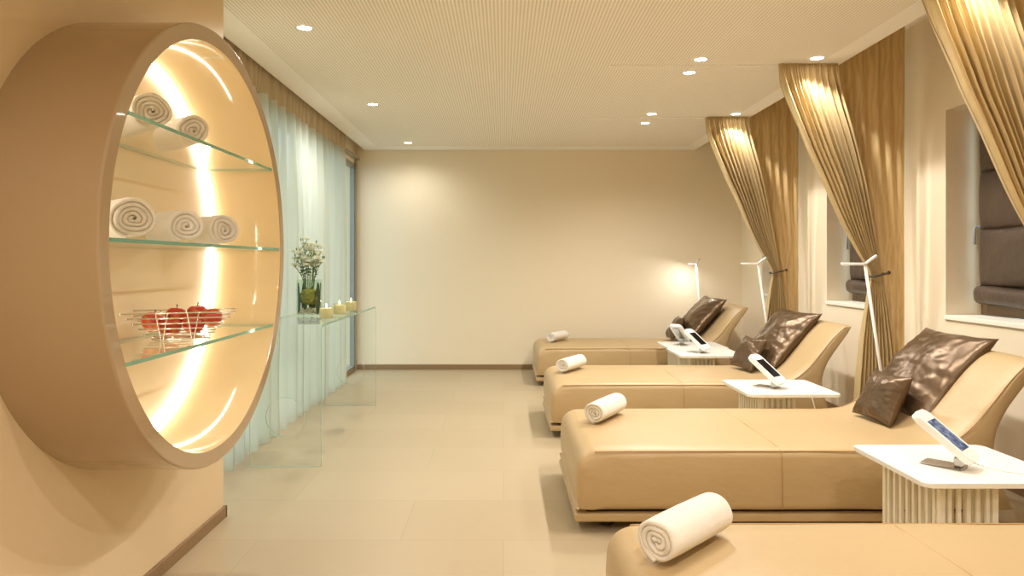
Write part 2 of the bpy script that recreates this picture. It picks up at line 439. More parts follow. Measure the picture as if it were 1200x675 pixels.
obj('led_strip', ring_strip(RI-.014, RI-.002, XB+.004, XB+.014), 'led', cab)
shelf_z = (1.735, 1.364, 1.006)
for zz in shelf_z:
    h = zz-CZ; half = math.sqrt((RI-.004)**2-(abs(h)+.006)**2)
    bm = bmesh.new(); fs = bx(bm, XB+.004, XFl-.006, -half, half, h-.006, h+.006)
    for f in fs[2:]: f.material_index = 1
    obj('glass_shelf', bm, ['glass', 'glass_edge'], cab)

# ------------------------------------------------------------------ towels
def towel_bm(Rad, L, N=4.6, seed=0, squash=.94, tail=.0):
    rd = random.Random(seed); bm = bmesh.new(); n = int(N*44); r0 = .008
    pitch = (Rad-r0)/N; th = pitch*.90; m = 18
    ph = rd.random()*6
    def pt(th_, r):
        k = r/Rad
        wob = 1+.17*(1-k)*math.sin(2*th_+ph)+.09*(1-k)*math.sin(3*th_+ph*2)+.012*math.sin(5*th_+ph)
        return r*wob
    rows = []
    for i in range(n+1):
        a = i/n*N*2*PI; r = r0+(Rad-r0)*i/n
        ex = 0
        if tail and i > n-10: ex = tail*((i-(n-10))/10)
        end = -PI/2-.35
        ang = a - N*2*PI + end
        ro = pt(ang, r); ri = max(.001, pt(ang, r-th))
        row = []
        for rr in (ro, (ro+ri)/2, ri):
            row.append((rr*math.cos(ang) + ex*.9, rr*math.sin(ang)*squash - ex*.0))
        rows.append(row)
    O, I = [], []
    for j in range(m+1):
        t = j/m; o_, i_ = [], []
        for i in range(n+1):
            e = noise.noise((i*.11, seed*3.1, 5.0))*.007*(1-i/n*.5)
            bulge = 1 - .035*abs(2*t-1)**3
            y = -L/2 + L*t + e*(2*t-1)*1.6 + (1-i/n)*.006*(-(2*t-1))
            d = .0022*noise.noise((i*.06, t*5, seed)) if i > n*.75 else 0
            p, q = rows[i][0], rows[i][2]
            o_.append(bm.verts.new((p[0]*bulge+d, y, p[1]*bulge+d)))
            i_.append(bm.verts.new((q[0]*bulge+d, y, q[1]*bulge+d)))
        O.append(o_); I.append(i_)
    for j in range(m):
        for i in range(n):
            bm.faces.new((O[j][i], O[j][i+1], O[j+1][i+1], O[j+1][i])); bm.faces.new((I[j][i+1], I[j][i], I[j+1][i], I[j+1][i+1]))
        bm.faces.new((O[j][n], I[j][n], I[j+1][n], O[j+1][n])); bm.faces.new((O[j][0], O[j+1][0], I[j+1][0], I[j][0]))
    # rounded hems on both ends
    for j, s in ((0, -1), (m, 1)):
        mid = []
        for i in range(n+1):
            c = (O[j][i].co+I[j][i].co)/2; c.y += s*.0045; mid.append(bm.verts.new(c))
        for i in range(n):
            for A, B in ((O[j], mid), (mid, I[j])): bm.faces.new((A[i], A[i+1], B[i+1], B[i]))
    return bm
def towel(Rad, L, loc, rz, lab, seed, group, N=4.6, squash=.94, tail=0):
    bm = towel_bm(Rad, L, N, seed, squash, tail)
    zmin = min(v.co.z for v in bm.verts)
    for v in bm.verts: v.co.z -= zmin
    o = obj('rolled_towel', bm, 'terry', None, True, loc=loc); o.rotation_euler = (0, 0, rz)
    return tag(o, lab, 'towel', group)
G = 'rolled towels on the cabinet shelves'
for x, y, z, r, lab, s, n in [
    (-1.262, 2.485, shelf_z[0]+.007, .074, 'rolled white towel on the top glass shelf, left and larger of two', 1, 4.6),
    (-1.262, 2.81, shelf_z[0]+.007, .069, 'rolled white towel on the top glass shelf, right and smaller of two', 2, 3.8),
    (-1.262, 2.365, shelf_z[1]+.007, .080, 'largest rolled white towel, left end of the middle glass shelf', 3, 4.6),
    (-1.262, 2.745, shelf_z[1]+.007, .074, 'rolled white towel between two others on the middle glass shelf', 4, 3.8),
    (-1.262, 3.11, shelf_z[1]+.007, .076, 'rolled white towel at the right end of the middle glass shelf row', 5, 3.8)]:
    towel(r, .25, (x, y, z), R(45), lab, s, G, n)

# ------------------------------------------------------------------ wire basket and apples
bd = Vector((.935, .354, 0)); bp = Vector((-.354, .935, 0)); bc = Vector((-1.222, 2.715, shelf_z[2]+.0065))
bas = thing('wire_basket', 'silver wire fruit basket on the bottom glass shelf', 'basket', bc)
def bl_(a, p, z): return bd*a + bp*p + Vector((0, 0, z))
for k in range(6):
    t_ = k/5; a = .10+.092*t_; p = .045+.055*t_; z = .006+.098*t_
    for s in (-1, 1):
        bm = bmesh.new(); tube(bm, [bl_(-a, s*p, z), bl_(a, s*p, z)], .0030, 6)
        for e in (-1, 1): sphere(bm, .0042, bl_(e*a, s*p, z), 1)
        obj('wire_bar', bm, 'wire', bas, True)
for a in (-.06, .045):
    bm = bmesh.new()
    for s in (-1, 1):
        tube(bm, [bl_(a-.018, s*.1, .106), bl_(a-.004, s*.047, .004), bl_(a+.004, s*.047, .004), bl_(a+.022, s*.1, .106)], .0027, 6)
    tube(bm, [bl_(a, -.047, .004), bl_(a, .047, .004)], .0027, 6)
    obj('support_wire', bm, 'wire', bas, True)
for p in (-.02, .02):
    bm = bmesh.new(); tube(bm, [bl_(-.085, p, .0045), bl_(.085, p, .0045)], .0030, 6); obj('wire_bar', bm, 'wire', bas, True)
def apple_proto():
    t_ = thing('apple', 'x', 'apple')
    bm = bmesh.new(); pr = []
    for i in range(25):
        a = PI*i/24; r = .040*math.sin(a)*(1+.07*math.cos(a)); z = .037*math.cos(a)
        if a < .7: z -= .012*(1-a/.7)**2
        if a > 2.6: z += .006*((a-2.6)/.54)**2
        pr.append((max(r, .0004), z))
    lathe(bm, pr, 32); obj('fruit', bm, 'apple', t_, True)
    bm = bmesh.new(); tube(bm, [(0, 0, .022), (.001, 0, .034), (.005, 0, .046)], [.0014, .0014, .0022], 6); obj('stalk', bm, 'apple_stem', t_, True)
    return t_
ap = apple_proto()
aps = [(-.098, .02, .066, 'red and yellow apple at the left end of the wire basket', .3), (-.035, -.012, .048, 'dark red apple low at the front left in the wire basket', 1.9),
       (-.018, .04, .082, 'red apple with upright stalk standing high at the middle back of the basket', 2.5), (.045, -.012, .054, 'red apple at the front right behind the basket wires', 4.1),
       (.107, .0, .078, 'red apple at the right end of the wire basket', 5.0), (.055, .055, .088, 'yellowish red apple half hidden at the back right of the basket', .9)]
for i, (a, p, z, lab, rz) in enumerate(aps):
    o = ap if i == 0 else dup(ap, (0, 0, 0)); o.location = bc + bl_(a, p, z); o.rotation_euler = (.15*math.sin(rz*3), .2*math.cos(rz*2), rz)
    o['label'] = lab; o['group'] = 'apples in the wire basket'

# ------------------------------------------------------------------ pale sheer curtain along the window wall
y0, y1 = 3.74, 7.80; XC = -1.733
def sheer(u, v):
    y = y0+(y1-y0)*u; z = 2.80-2.795*v
    n = 18
    ph = 2*PI*n*u + .5*math.sin(2*PI*u*5.3)
    amp = .028 + .034*min(1, v*3)
    w = math.sin(ph); w = math.copysign(abs(w)**.9, w)
    s = amp*w*(.8+.5*noise.noise((y*2.2, 0, z*.3)))+.010*noise.noise((y*3, z*1.2, 0))
    return (XC+s, y+.018*math.sin(2*ph)*min(1, v*2)+(.03*v*v if u > .985 else 0), z)
def sheet(bm, f, nu, nv, v0, v1): grid(bm, lambda u, v: f(u, v0+(v1-v0)*v), nu, nv)
shc = thing('sheer_curtain', 'long pale green sheer curtain with even folds along the left window', 'curtain', (0, 0, 0))
vh = (2.80-2.515)/2.795
bm = bmesh.new(); sheet(bm, sheer, 700, 36, vh, 1); obj('cloth', bm, 'sheer', shc, True)
def sheer_top(u, v):
    x, y, z = sheer(u, v); k = 1-v/vh*.55
    return (XC+(x-XC)*(1-k)+.028*math.sin(2*PI*40*u+.3)*k, y, z)
bm = bmesh.new(); sheet(bm, sheer_top, 900, 6, 0, vh); obj('pleated_header', bm, 'sheer_head', shc, True)

# ------------------------------------------------------------------ gold partition curtains
Ltab = [(2.673, 1.895), (2.5, 1.925), (2.11, 2.075), (1.90, 2.175), (1.61, 2.305), (1.40, 2.415), (1.22, 2.515), (1.1, 2.50), (.74, 2.445), (.33, 2.41), (0, 2.40)][::-1]
Rtab = [(2.673, 2.30), (2.5, 2.325), (2.15, 2.415), (1.90, 2.47), (1.61, 2.525), (1.40, 2.565), (1.22, 2.60), (1.1, 2.625), (.74, 2.67), (.33, 2.70), (0, 2.72)][::-1]
Wtab = [(0, 2.66), (.6, 2.63), (1.1, 2.60), (1.22, 2.575), (1.61, 2.49), (2.1, 2.39), (2.6, 2.34), (2.9, 2.33)]
def smooth_tab(x, tab):
    # cubic interpolation through the table
    n = len(tab)
    for i in range(n-1):
        if x <= tab[i+1][0] or i == n-2:
            x0, y0_ = tab[i]; x1, y1_ = tab[i+1]; h = x1-x0; t = (x-x0)/h
            m0 = (y1_-tab[i-1][1])/(x1-tab[i-1][0]) if i else (y1_-y0_)/h
            m1 = (tab[i+2][1]-y0_)/(tab[i+2][0]-x0) if i < n-2 else (y1_-y0_)/h
            return (2*t**3-3*t*t+1)*y0_+(t**3-2*t*t+t)*h*m0+(-2*t**3+3*t*t)*y1_+(t**3-t*t)*h*m1
def gold_curtain(Y, lab, seed):
    g = thing('gold_curtain', lab, 'curtain', (0, Y, 0), group='gold partition curtains')
    NP = 10
    def free(u, z):
        zz = max(0, min(2.673, z)); xl, xr = smooth_tab(zz, Ltab), smooth_tab(zz, Rtab)
        ph = 2*PI*NP*u + 1.3*noise.noise((u*5, seed, .3)) + .9*noise.noise((u*4, seed, z*.9))
        top = min(1, (2.673-z)/.45)
        if z > 1.22: amp = .007+.015*top - .010*max(0, (1.8-z)/.58)
        else: amp = .009+.014*min(1, (1.22-z)/.6)
        big = .5+.5*noise.noise((u*7+seed, 2.0, z*.35))
        w = math.sin(ph)+.35*math.sin(2*ph+.8)+.22*max(0, min(1, (z-1.0)*2))*math.sin(2*PI*31*u+2*noise.noise((u*6, z*1.2, seed)))
        y = amp*(.6+.8*big)*w + .02*noise.noise((u*3, z*1.4, seed))
        x = xl+(xr-xl)*u + amp*.3*math.cos(ph)*top
        # the header stands a little proud and turns back at its left end
        if u < .04: y += (1-u/.04)*.05*(1-top)
        return (x, y-.02, z)
    bm = bmesh.new(); grid(bm, lambda u, v: free(u, 2.52-2.515*v), 420, 90); obj('draped_cloth', bm, 'gold_cloth', g, True)
    def hdr(u, v):
        z = 2.67-.152*v; x, y, _ = free(u, z); k = 2*PI*34*u
        return (x+.002*math.cos(k)*(1-v), y*(1-.7*(1-v))-.02*(.7*(1-v)) + .006*math.sin(k)*(1-v), z)
    bm = bmesh.new(); grid(bm, hdr, 700, 10); obj('pleated_header', bm, 'gold_cloth', g, True)
    def wallp(u, v):
        z = 2.975-2.97*v; x = 2.34+.455*u
        xl = smooth_tab(max(0, min(2.9, z)), Wtab); ph = 2*PI*5*u + 1.5*noise.noise((u*4, seed+3, z*.25)); x = xl+(2.798-xl)*u; amp = .013*(2.798-xl)/.455
        return (x, .055+amp*math.sin(ph)+.012*noise.noise((u*5, z*.8, seed)), z)
    bm = bmesh.new(); grid(bm, wallp, 200, 50); obj('wall_side_cloth', bm, 'moire', g, True)
    # tie-back band with its hook
    bm = bmesh.new(); pts = []
    for k in range(40):
        a = 2*PI*k/40; pts.append((2.558+.058*math.cos(a), -.02+.058*math.sin(a), 1.215+.012*math.cos(a)))
    tube(bm, pts, .0065, 6, closed=True)
    tube(bm, [(2.60, -.06, 1.222), (2.64, -.02, 1.228), (2.675, .03, 1.232)], .006, 6)
    sphere(bm, .013, (2.672, .02, 1.232), 2)
    obj('tieback', bm, 'tieband', g, True)['label'] = 'dark band gathering the cloth'
    return g
gold_curtain(4.95, 'gold satin curtain tied back in the middle, behind the bright white reading lamp', 1.0)
gold_curtain(6.75, 'farthest gold satin curtain tied back near the back wall', 7.0)
gold_curtain(3.28, 'nearest gold satin curtain cut off by the top right corner', 13.0)

# ------------------------------------------------------------------ loungers
prof = catmull([(.035, .113), (.010, .130), (.0, .18), (.0, .27), (.012, .345), (.06, .392), (.16, .402), (.60, .404), (1.10, .404), (1.42, .404), (1.64, .406), (1.77, .430), (1.88, .505), (1.98, .615), (2.08, .735), (2.16, .812),
                (2.215, .832), (2.222, .812), (2.16, .715), (2.075, .59), (2.022, .47), (2.018, .36), (2.05, .24), (2.085, .15), (2.08, .112), (1.6, .108), (1.1, .108), (.5, .108)], 6)
def inset(P_, d):
    n = len(P_); out = []
    for i, p in enumerate(P_):
        a, b = P_[(i-2) % n], P_[(i+2) % n]; t_ = (b-a).normalized(); nn = Vector((t_.y, -t_.x))   # clockwise profile: inside is to the right
        # thin out near the wedge-shaped tip
        k = 1.0
        if p.x > 1.95 and p.y > .55: k = max(.3, 1-(p.y-.55)/.3)
        if p.y < .20 and (p.x < .10 or p.x > 2.0): k = max(.25, (p.y-.10)/.10)
        out.append(p+nn*d*k)
    return out
def lounger_proto():
    t_ = thing('lounger', 'x', 'lounger')
    W = .5
    layers = []
    for y, d in ((-.500, .040), (-.4985, .026), (-.493, .014), (-.482, .005), (-.466, 0)): layers.append((y, d))
    for k in range(1, 12): layers.append((-.466+.932*k/12, 0))
    for y, d in ((.466, 0), (.482, .005), (.493, .014), (.4985, .026), (.500, .040)): layers.append((y, d))
    bm = bmesh.new(); rings = []
    for y, d in layers:
        P_ = inset(prof, d); ring = []
        c = 1-(2*y)**2
        for p in P_:
            x, z = p.x, p.y
            s = noise.noise((x*3.2, y*4, z*3))
            if z > .3: z += .006*c
            side = (abs(y)/.5)**6
            yy = y + math.copysign(1, y)*side*(.014*math.sin(PI*min(1, max(0, (z-.11)/.29))) + .006*noise.noise((x*5, z*9, 3)))
            ring.append(bm.verts.new((x+.003*s, yy, z+.003*s)))
        rings.append(ring)
    n = len(prof)
    for A, B in zip(rings, rings[1:]):
        for i in range(n): bm.faces.new((A[i], A[(i+1) % n], B[(i+1) % n], B[i]))
    for ring in (rings[0], rings[-1]):
        P2 = [Vector((v.co.x, v.co.z)) for v in ring]
        vo, _, fo, ov, _, _ = delaunay_2d_cdt(P2, [], [list(range(len(P2)))], 1, 1e-6)
        y_ = ring[0].co.y; nv = []
        for k, p in enumerate(vo): nv.append(ring[ov[k][0]] if ov[k] else bm.verts.new((p.x, y_, p.y)))
        for f_ in fo:
            if len(set(f_)) > 2:
                try: bm.faces.new([nv[k] for k in f_])
                except ValueError: pass
    body = obj('cushion_body', bm, 'leather', t_, True)
    # piped seams along both top edges, and two joins round the body
    lo, hi = 33, 94
    for s in (-1, 1):
        bm = bmesh.new(); tube(bm, [(p.x, s*.4955, p.y) for p in inset(prof, .008)[lo:hi]], .0032, 6)
        obj('piping', bm, 'piping', body, True)
    for xs in (.98,):
        bm = bmesh.new(); tube(bm, [(xs, -.514, .12), (xs, -.516, .25), (xs, -.508, .37), (xs, -.494, .397), (xs, -.45, .4065), (xs, 0, .4115), (xs, .45, .4065), (xs, .494, .397), (xs, .508, .37), (xs, .514, .12)], .0016, 6)
        obj('seam', bm, 'piping', body, True)
    obj('base_board', box(-.008, 1.98, -.49, .49, .052, .094, bev=.010, seg=3), 'leather', t_, auto=50)
    obj('gap_shade', box(.05, 1.95, -.455, .455, .09, .112), 'dark', t_)  # block filling the gap under the body, its shade put into the dark colour
    for x in (.16, 1.82):
        for y in (-.36, .36):
            bm = bmesh.new(); lathe(bm, [(.03, 0), (.034, .004), (.034, .052)], 24, c=(x, y, 0), caps=True); obj('leg', bm, 'dark', t_, auto=40)
    return t_
LX = .352; LG = 'tan leather loungers'
loungers = [(3.935, 'tan leather lounger with a large brown cushion, second from the camera'), (5.80, 'tan leather lounger, third from the camera, white table at its near side'),
            (8.04, 'farthest tan leather lounger, beside the back wall'), (1.985, 'nearest tan leather lounger, cut off by the bottom of the picture')]
lp = lounger_proto()
for i, (y, lab) in enumerate(loungers):
    o = lp if i == 0 else dup(lp, (0, 0, 0)); o.location = (LX, y, 0); o['label'] = lab; o['group'] = LG

# ------------------------------------------------------------------ towels on the loungers
G = 'rolled towels at the foot of the loungers'
for x, y, lab, s, r in [(.575, 2.235, 'large rolled white towel on the nearest lounger', 11, .076), (.590, 4.10, 'rolled white towel on the second lounger from the camera', 12, .068),
                     (.565, 5.93, 'rolled white towel on the third lounger from the camera', 13, .066), (.62, 8.15, 'small rolled white towel on the farthest lounger', 14, .062)]:
    towel(r, .36, (x, y, .411), R(-44 if s == 11 else -30), lab, s, G, 3.8, .95, tail=.02)

# ------------------------------------------------------------------ cushions
def cushion(w, h, th, center, ex, ey, lab, seed, group):
    """ex, ey: unit vectors of the cushion's width and height; its face looks along ex x ey"""
    N = 56
    def f(side):
        def g(a, b):
            u, v = 2*a-1, 2*b-1
            x = w/2*u*(1-.085*(1-v*v)); y = h/2*v*(1-.085*(1-u*u))
            e = (max(0, 1-abs(u)**3.0)*max(0, 1-abs(v)**3.0))**.55
            z = th/2*e
            rim = max(abs(u), abs(v)); amt = e*(1-e*.75)
            wr = noise.noise((u*2.2+v*6.5+seed, v*1.8-u*5.5, seed+side))*.016*amt
            wr += noise.noise((u*1.6+seed*2, v*1.6, side*3+seed))*.022*e
            wr += noise.noise((u*3+v*14+seed, v*3-u*9, seed-side))*.005*amt*(1-.5*v)
            ang = math.atan2(v, u); wr += .005*amt*math.sin(ang*17+3*noise.noise((u*2, v*2, seed)))*rim
            wr *= w/.6; z = side*(z+wr); sag = -.02*(1-v)*0
            z += .018*noise.noise((u*1.2, v*1.2, seed+9))
            return Vector((x, y, z))
        return g
    bm = bmesh.new()
    grid(bm, f(1), N, N); grid(bm, f(-1), N, N)
    bmesh.ops.remove_doubles(bm, verts=bm.verts, dist=.0006)
    o = obj('satin_cushion', bm, 'satin', None, True)
    ex = Vector(ex).normalized(); ey = Vector(ey); ey = (ey-ex*ey.dot(ex)).normalized(); ez = ex.cross(ey)
    o.matrix_world = Matrix.Translation(center) @ Matrix((ex, ey, ez)).transposed().to_4x4()
    return tag(o, lab, 'cushion', group)
def pair(cy, k, big, small, tw=0, sw=0, dx=0, dys=0):
    cushion(.63, .61, .18, Vector((2.315+dx, cy, .675)), (.03+tw, -1, -.02), (.40, tw*1.2, .46), big, k, 'large brown satin cushions')
    cushion(.36, .29, .11, Vector((2.045+dx, cy-.06+dys, .555)), (.05+sw, -1, .0), (.13, sw, .24), small, k+20, 'small brown satin cushions')
pair(4.05, 1.3, 'large brown satin cushion against the headrest of the second lounger from the camera', 'small brown satin cushion in front of the nearest large cushion', 0, 0, .065)
pair(5.99, 4.7, 'large brown satin cushion on the third lounger from the camera', 'small brown satin cushion on the third lounger from the camera', .1, .1, -.02)
pair(8.20, 8.2, 'large brown satin cushion on the farthest lounger by the back wall', 'small brown satin cushion half hidden on the farthest lounger', .05, -.1, -.08, .05)

# ------------------------------------------------------------------ side tables
def rounded_rect(w, d, r, seg=6):
    pts = []
    for cx, cy, a0 in ((w-r, d-r, 0), (r, d-r, PI/2), (r, r, PI), (w-r, r, 3*PI/2)):
        for k in range(seg+1): a = a0+PI/2*k/seg; pts.append((cx+r*math.cos(a), cy+r*math.sin(a)))
    return pts
def table_proto():
    t_ = thing('side_table', 'x', 'side table')      # origin: near left corner of the top on the floor
    pts = rounded_rect(.585, .57, .035)
    bm = bmesh.new(); lo = [bm.verts.new((x, y, .462)) for x, y in pts]; hi = [bm.verts.new((x, y, .480)) for x, y in pts]
    bm.faces.new(lo[::-1]); bm.faces.new(hi); n = len(pts)
    for i in range(n): bm.faces.new((lo[i], lo[(i+1) % n], hi[(i+1) % n], hi[i]))
    bmesh.ops.bevel(bm, geom=[e for e in bm.edges if abs(e.verts[0].co.z-e.verts[1].co.z) < 1e-6], offset=.002, segments=2, affect='EDGES')
    obj('tabletop', bm, 'white_lacquer', t_, auto=40)
    x0, x1, y0, y1 = .10, .325, .075, .49
    bm = bmesh.new()
    for z0, z1 in ((.438, .462),):
        for q in ((x0, x1, y0, y0+.016), (x0, x1, y1-.016, y1), (x0, x0+.016, y0+.016, y1-.016), (x1-.016, x1, y0+.016, y1-.016)): bx(bm, q[0], q[1], q[2], q[3], z0, z1)
    obj('base_frame', bm, 'slat', t_)
    bm = bmesh.new()
    for q in ((x0, x1, y0, y0+.016), (x0, x1, y1-.016, y1), (x0, x0+.016, y0+.016, y1-.016), (x1-.016, x1, y0+.016, y1-.016)): bx(bm, q[0], q[1], q[2], q[3], 0, .016)
    obj('bottom_frame', bm, 'slat', t_)
    cs = .022
    for x in (x0, x1-cs):
        for y in (y0, y1-cs): obj('leg', box(x, x+cs, y, y+cs, .016, .438, bev=.002), 'slat', t_)
    def slat(x, y, wx, wy): obj('slat', box(x-wx/2, x+wx/2, y-wy/2, y+wy/2, .016, .438), 'slat', t_)
    for k in range(8):
        y = y0+cs+.022+(y1-y0-2*cs-.044)*k/7
        slat(x0+.008, y, .012, .018); slat(x1-.008, y, .012, .018)
    for k in range(5):
        x = x0+cs+.018+(x1-x0-2*cs-.036)*k/4
        slat(x, y0+.008, .014, .012); slat(x, y1-.008, .014, .012)
    return t_
tables = [((1.565, 2.66), 'white slatted side table nearest the camera at the right edge'), ((1.525, 4.46), 'white slatted side table between the second and third loungers'),
          ((1.560, 6.315), 'white side table in front of its close neighbour, at the third lounger'), ((1.590, 6.88), 'white side table right behind its close neighbour, beside the farthest lounger')]
tp = table_proto()
for i, ((x, y), lab) in enumerate(tables):
    o = tp if i == 0 else dup(tp, (0, 0, 0)); o.location = (x, y, 0); o['label'] = lab; o['group'] = 'white side tables'

# ------------------------------------------------------------------ tablet players on stands
def player(loc, yaw, lab, screen, cable=None, tilt=R(38), roll=0):
    t_ = thing('tablet_player', lab, 'media player', loc, yaw, 'players on the side tables')
    # local: +x along the slab downwards, y across
    bm = bmesh.new(); pts = rounded_rect(.12, .055, .012)
    obj('base_plate', box(-.105, .045, -.05, .05, 0, .006, bev=.003), 'chrome', t_)
    bm = bmesh.new(); bx(bm, .010, .040, -.022, .022, .006, .044, bev=.005)
    obj('hinge', bm, 'chrome', t_)
    mt = Matrix.Translation((.045, 0, .046)) @ Matrix.Rotation(roll, 4, 'X') @ Matrix.Rotation(tilt, 4, 'Y')
    # slab local: x from -.23 (top) to .02 (low end)
    b2 = bmesh.new(); pr = rounded_rect(.265, .130, .028)
    lo = [b2.verts.new((x-.23, y-.065, 0)) for x, y in pr]; hi = [b2.verts.new((x-.23, y-.065, .027)) for x, y in pr]
    b2.faces.new(lo[::-1]); b2.faces.new(hi); n = len(pr)
    for i in range(n): b2.faces.new((lo[i], lo[(i+1) % n], hi[(i+1) % n], hi[i]))
    bmesh.ops.bevel(b2, geom=[e for e in b2.edges if abs(e.verts[0].co.z-e.verts[1].co.z) < 1e-6], offset=.004, segments=2, affect='EDGES')
    b2.transform(mt); body = obj('casing', b2, 'plastic', t_, auto=40)
    b3 = bmesh.new(); bx(b3, -.175, -.018, -.047, .047, .0271, .0285, bev=.0005, seg=1); b3.transform(mt)
    obj('screen', b3, screen, body)
    b4 = bmesh.new(); bx(b4, -.20, -.03, -.035, .035, -.010, .0005, bev=.004); b4.transform(mt)
    obj('cradle', b4, 'chrome', body)
    if cable:
        b5 = bmesh.new(); inv = Matrix.Rotation(-yaw, 4, 'Z') @ Matrix.Translation(-Vector(loc))
        tube(b5, [inv @ p for p in catmull(cable, 8, False)], .0028, 6); obj('cable', b5, 'cord', t_, True)
    return t_
yaw = R(-47)
player((1.805, 2.885, .4805), yaw, 'white tablet player with a lit blue screen on the nearest side table', 'screen_lit',
       [(1.855, 2.83, .515), (1.88, 2.86, .50), (1.95, 2.82, .484), (2.05, 2.74, .484), (2.10, 2.70, .484), (2.135, 2.655, .478), (2.15, 2.645, .40), (2.158, 2.645, .25), (2.165, 2.66, .10), (2.2, 2.68, .004)])
player((1.755, 4.71, .4805), yaw, 'white tablet player with a dark screen on the table between second and third loungers', 'gloss_black',
       [(1.79, 4.66, .52), (1.83, 4.64, .50), (1.87, 4.56, .484), (1.90, 4.48, .484), (1.91, 4.455, .478), (1.93, 4.445, .40), (1.97, 4.445, .2), (2.02, 4.46, .004)])
player((1.79, 6.55, .4805), yaw, 'white tablet player with a dark screen on the front one of the two adjoining tables', 'gloss_black')
player((1.775, 7.17, .4805), R(48), 'white tablet player seen from behind and below on the table beside the farthest lounger', 'gloss_black', tilt=R(40))

# ------------------------------------------------------------------ reading lamps
def reading_lamp(loc, lab, lit, spread=(-.155, .0), yaw=0):
    """loc: foot on the floor"""
    t_ = thing('reading_lamp', lab, 'floor lamp', loc, yaw, 'slim white reading lamps')
    bm = bmesh.new(); lathe(bm, [(.08, 0), (.08, .006), (.074, .010), (.001, .011)], 40); obj('base', bm, 'white_lacquer', t_, auto=40)
    top = Vector((-.19, 0, 1.29))
    bm = bmesh.new(); tube(bm, [(0, 0, .01), tuple(top)], [.008, .0105], 10); obj('pole', bm, 'white_lacquer', t_, True)
    bm = bmesh.new(); tube(bm, [tuple(top), (top.x+.03, 0, top.z+.025), (top.x+.075, .0, top.z+.055)], [.009, .010, .012], 10); obj('counter_arm', bm, 'white_lacquer', t_, True)
    bm = bmesh.new(); bx(bm, top.x-.15, top.x+.005, -.022, .022, top.z-.003, top.z+.011, bev=.005); head = obj('lamp_head', bm, 'white_lacquer', t_, auto=50)
    obj('light_panel', box(top.x-.142, top.x-.02, -.017, .017, top.z-.0045, top.z-.0032), 'read_glow' if lit else 'read_dim', head)
    return t_, top
t_, top = reading_lamp((2.52, 4.62, 0), 'slim white reading lamp standing in front of the middle gold curtain', False)
reading_lamp((2.475, 6.44, 0), 'slim white reading lamp left of the farthest tied gold curtain', False)
t_, top = reading_lamp((2.42, 8.64, 0), 'slim white reading lamp casting a bright glow on the back wall', True, yaw=R(45))
l = lightobj('reading_light', 'AREA', (top.x-.08, 0, top.z-.01), 2.6, (1, .98, .95), t_, size=.08)
l.rotation_euler = (R(14), R(10), 0)
for Y in (4.62, 6.44):
    pass

# ------------------------------------------------------------------ bent glass console
con = thing('glass_console', 'clear bent glass console table in front of the sheer curtain', 'console table', (-1.39, 5.55, 0))
y0, y1, HT, TH = -.985, .985, .905, .014; r = .05; hw = .228
def arc(cy, cz, rr, a0, a1, n=6): return [(cy+rr*math.cos(a0+(a1-a0)*k/n), cz+rr*math.sin(a0+(a1-a0)*k/n)) for k in range(n+1)]
top_o = arc(y0+r, HT-r, r, PI, PI/2) + arc(y1-r, HT-r, r, PI/2, 0)
top_i = arc(y0+r, HT-r, r-TH, PI, PI/2) + arc(y1-r, HT-r, r-TH, PI/2, 0)
bm = bmesh.new(); q = []
for (a, b_), (c, d) in zip(top_o, top_i):
    q.append([bm.verts.new(v) for v in ((-hw, a, b_), (hw, a, b_), (hw, c, d), (-hw, c, d))])
for A, B in zip(q, q[1:]):
    for k in range(4):
        f = bm.faces.new((A[k], A[(k+1) % 4], B[(k+1) % 4], B[k])); f.material_index = 1 if k in (1, 3) else 0
obj('tabletop', bm, ['glass', 'glass_edge'], con, auto=30)
def leg_panel(y_out, sgn):
    """upright pane with a round hole"""
    bm = bmesh.new(); N = 64; zc, rh = .315, .125; zt = HT-r
    def rim(a):
        dx, dz = math.cos(a), math.sin(a); s = 1e9
        if dx: s = min(s, hw/abs(dx))
        if dz > 0: s = min(s, (zt-zc)/dz)
        elif dz < 0: s = min(s, -(zc-.0005)/dz)
        return dx*s, zc+dz*s
    angs = sorted([2*PI*k/N for k in range(N)] + [math.atan2(z-zc, x) % (2*PI) for x in (-hw, hw) for z in (.0005, zt)])
    L = []
    for yy in (y_out, y_out+sgn*TH):
        L.append(([bm.verts.new((rh*math.cos(a), yy, zc+rh*math.sin(a))) for a in angs], [bm.verts.new((rim(a)[0], yy, rim(a)[1])) for a in angs]))
    n = len(angs)
    for i in range(n):
        j = (i+1) % n
        for I_, O_ in L: bm.faces.new((I_[i], I_[j], O_[j], O_[i]))
        f = bm.faces.new((L[0][0][i], L[0][0][j], L[1][0][j], L[1][0][i])); f.material_index = 1
        f = bm.faces.new((L[0][1][i], L[0][1][j], L[1][1][j], L[1][1][i])); f.material_index = 0 if abs(L[0][1][i].co.z-zt) < 1e-4 and abs(L[0][1][j].co.z-zt) < 1e-4 else 1
    return bm
obj('leg_panel', leg_panel(y0, 1), ['glass', 'glass_edge'], con)
obj('leg_panel', leg_panel(y1, -1), ['glass', 'glass_edge'], con)

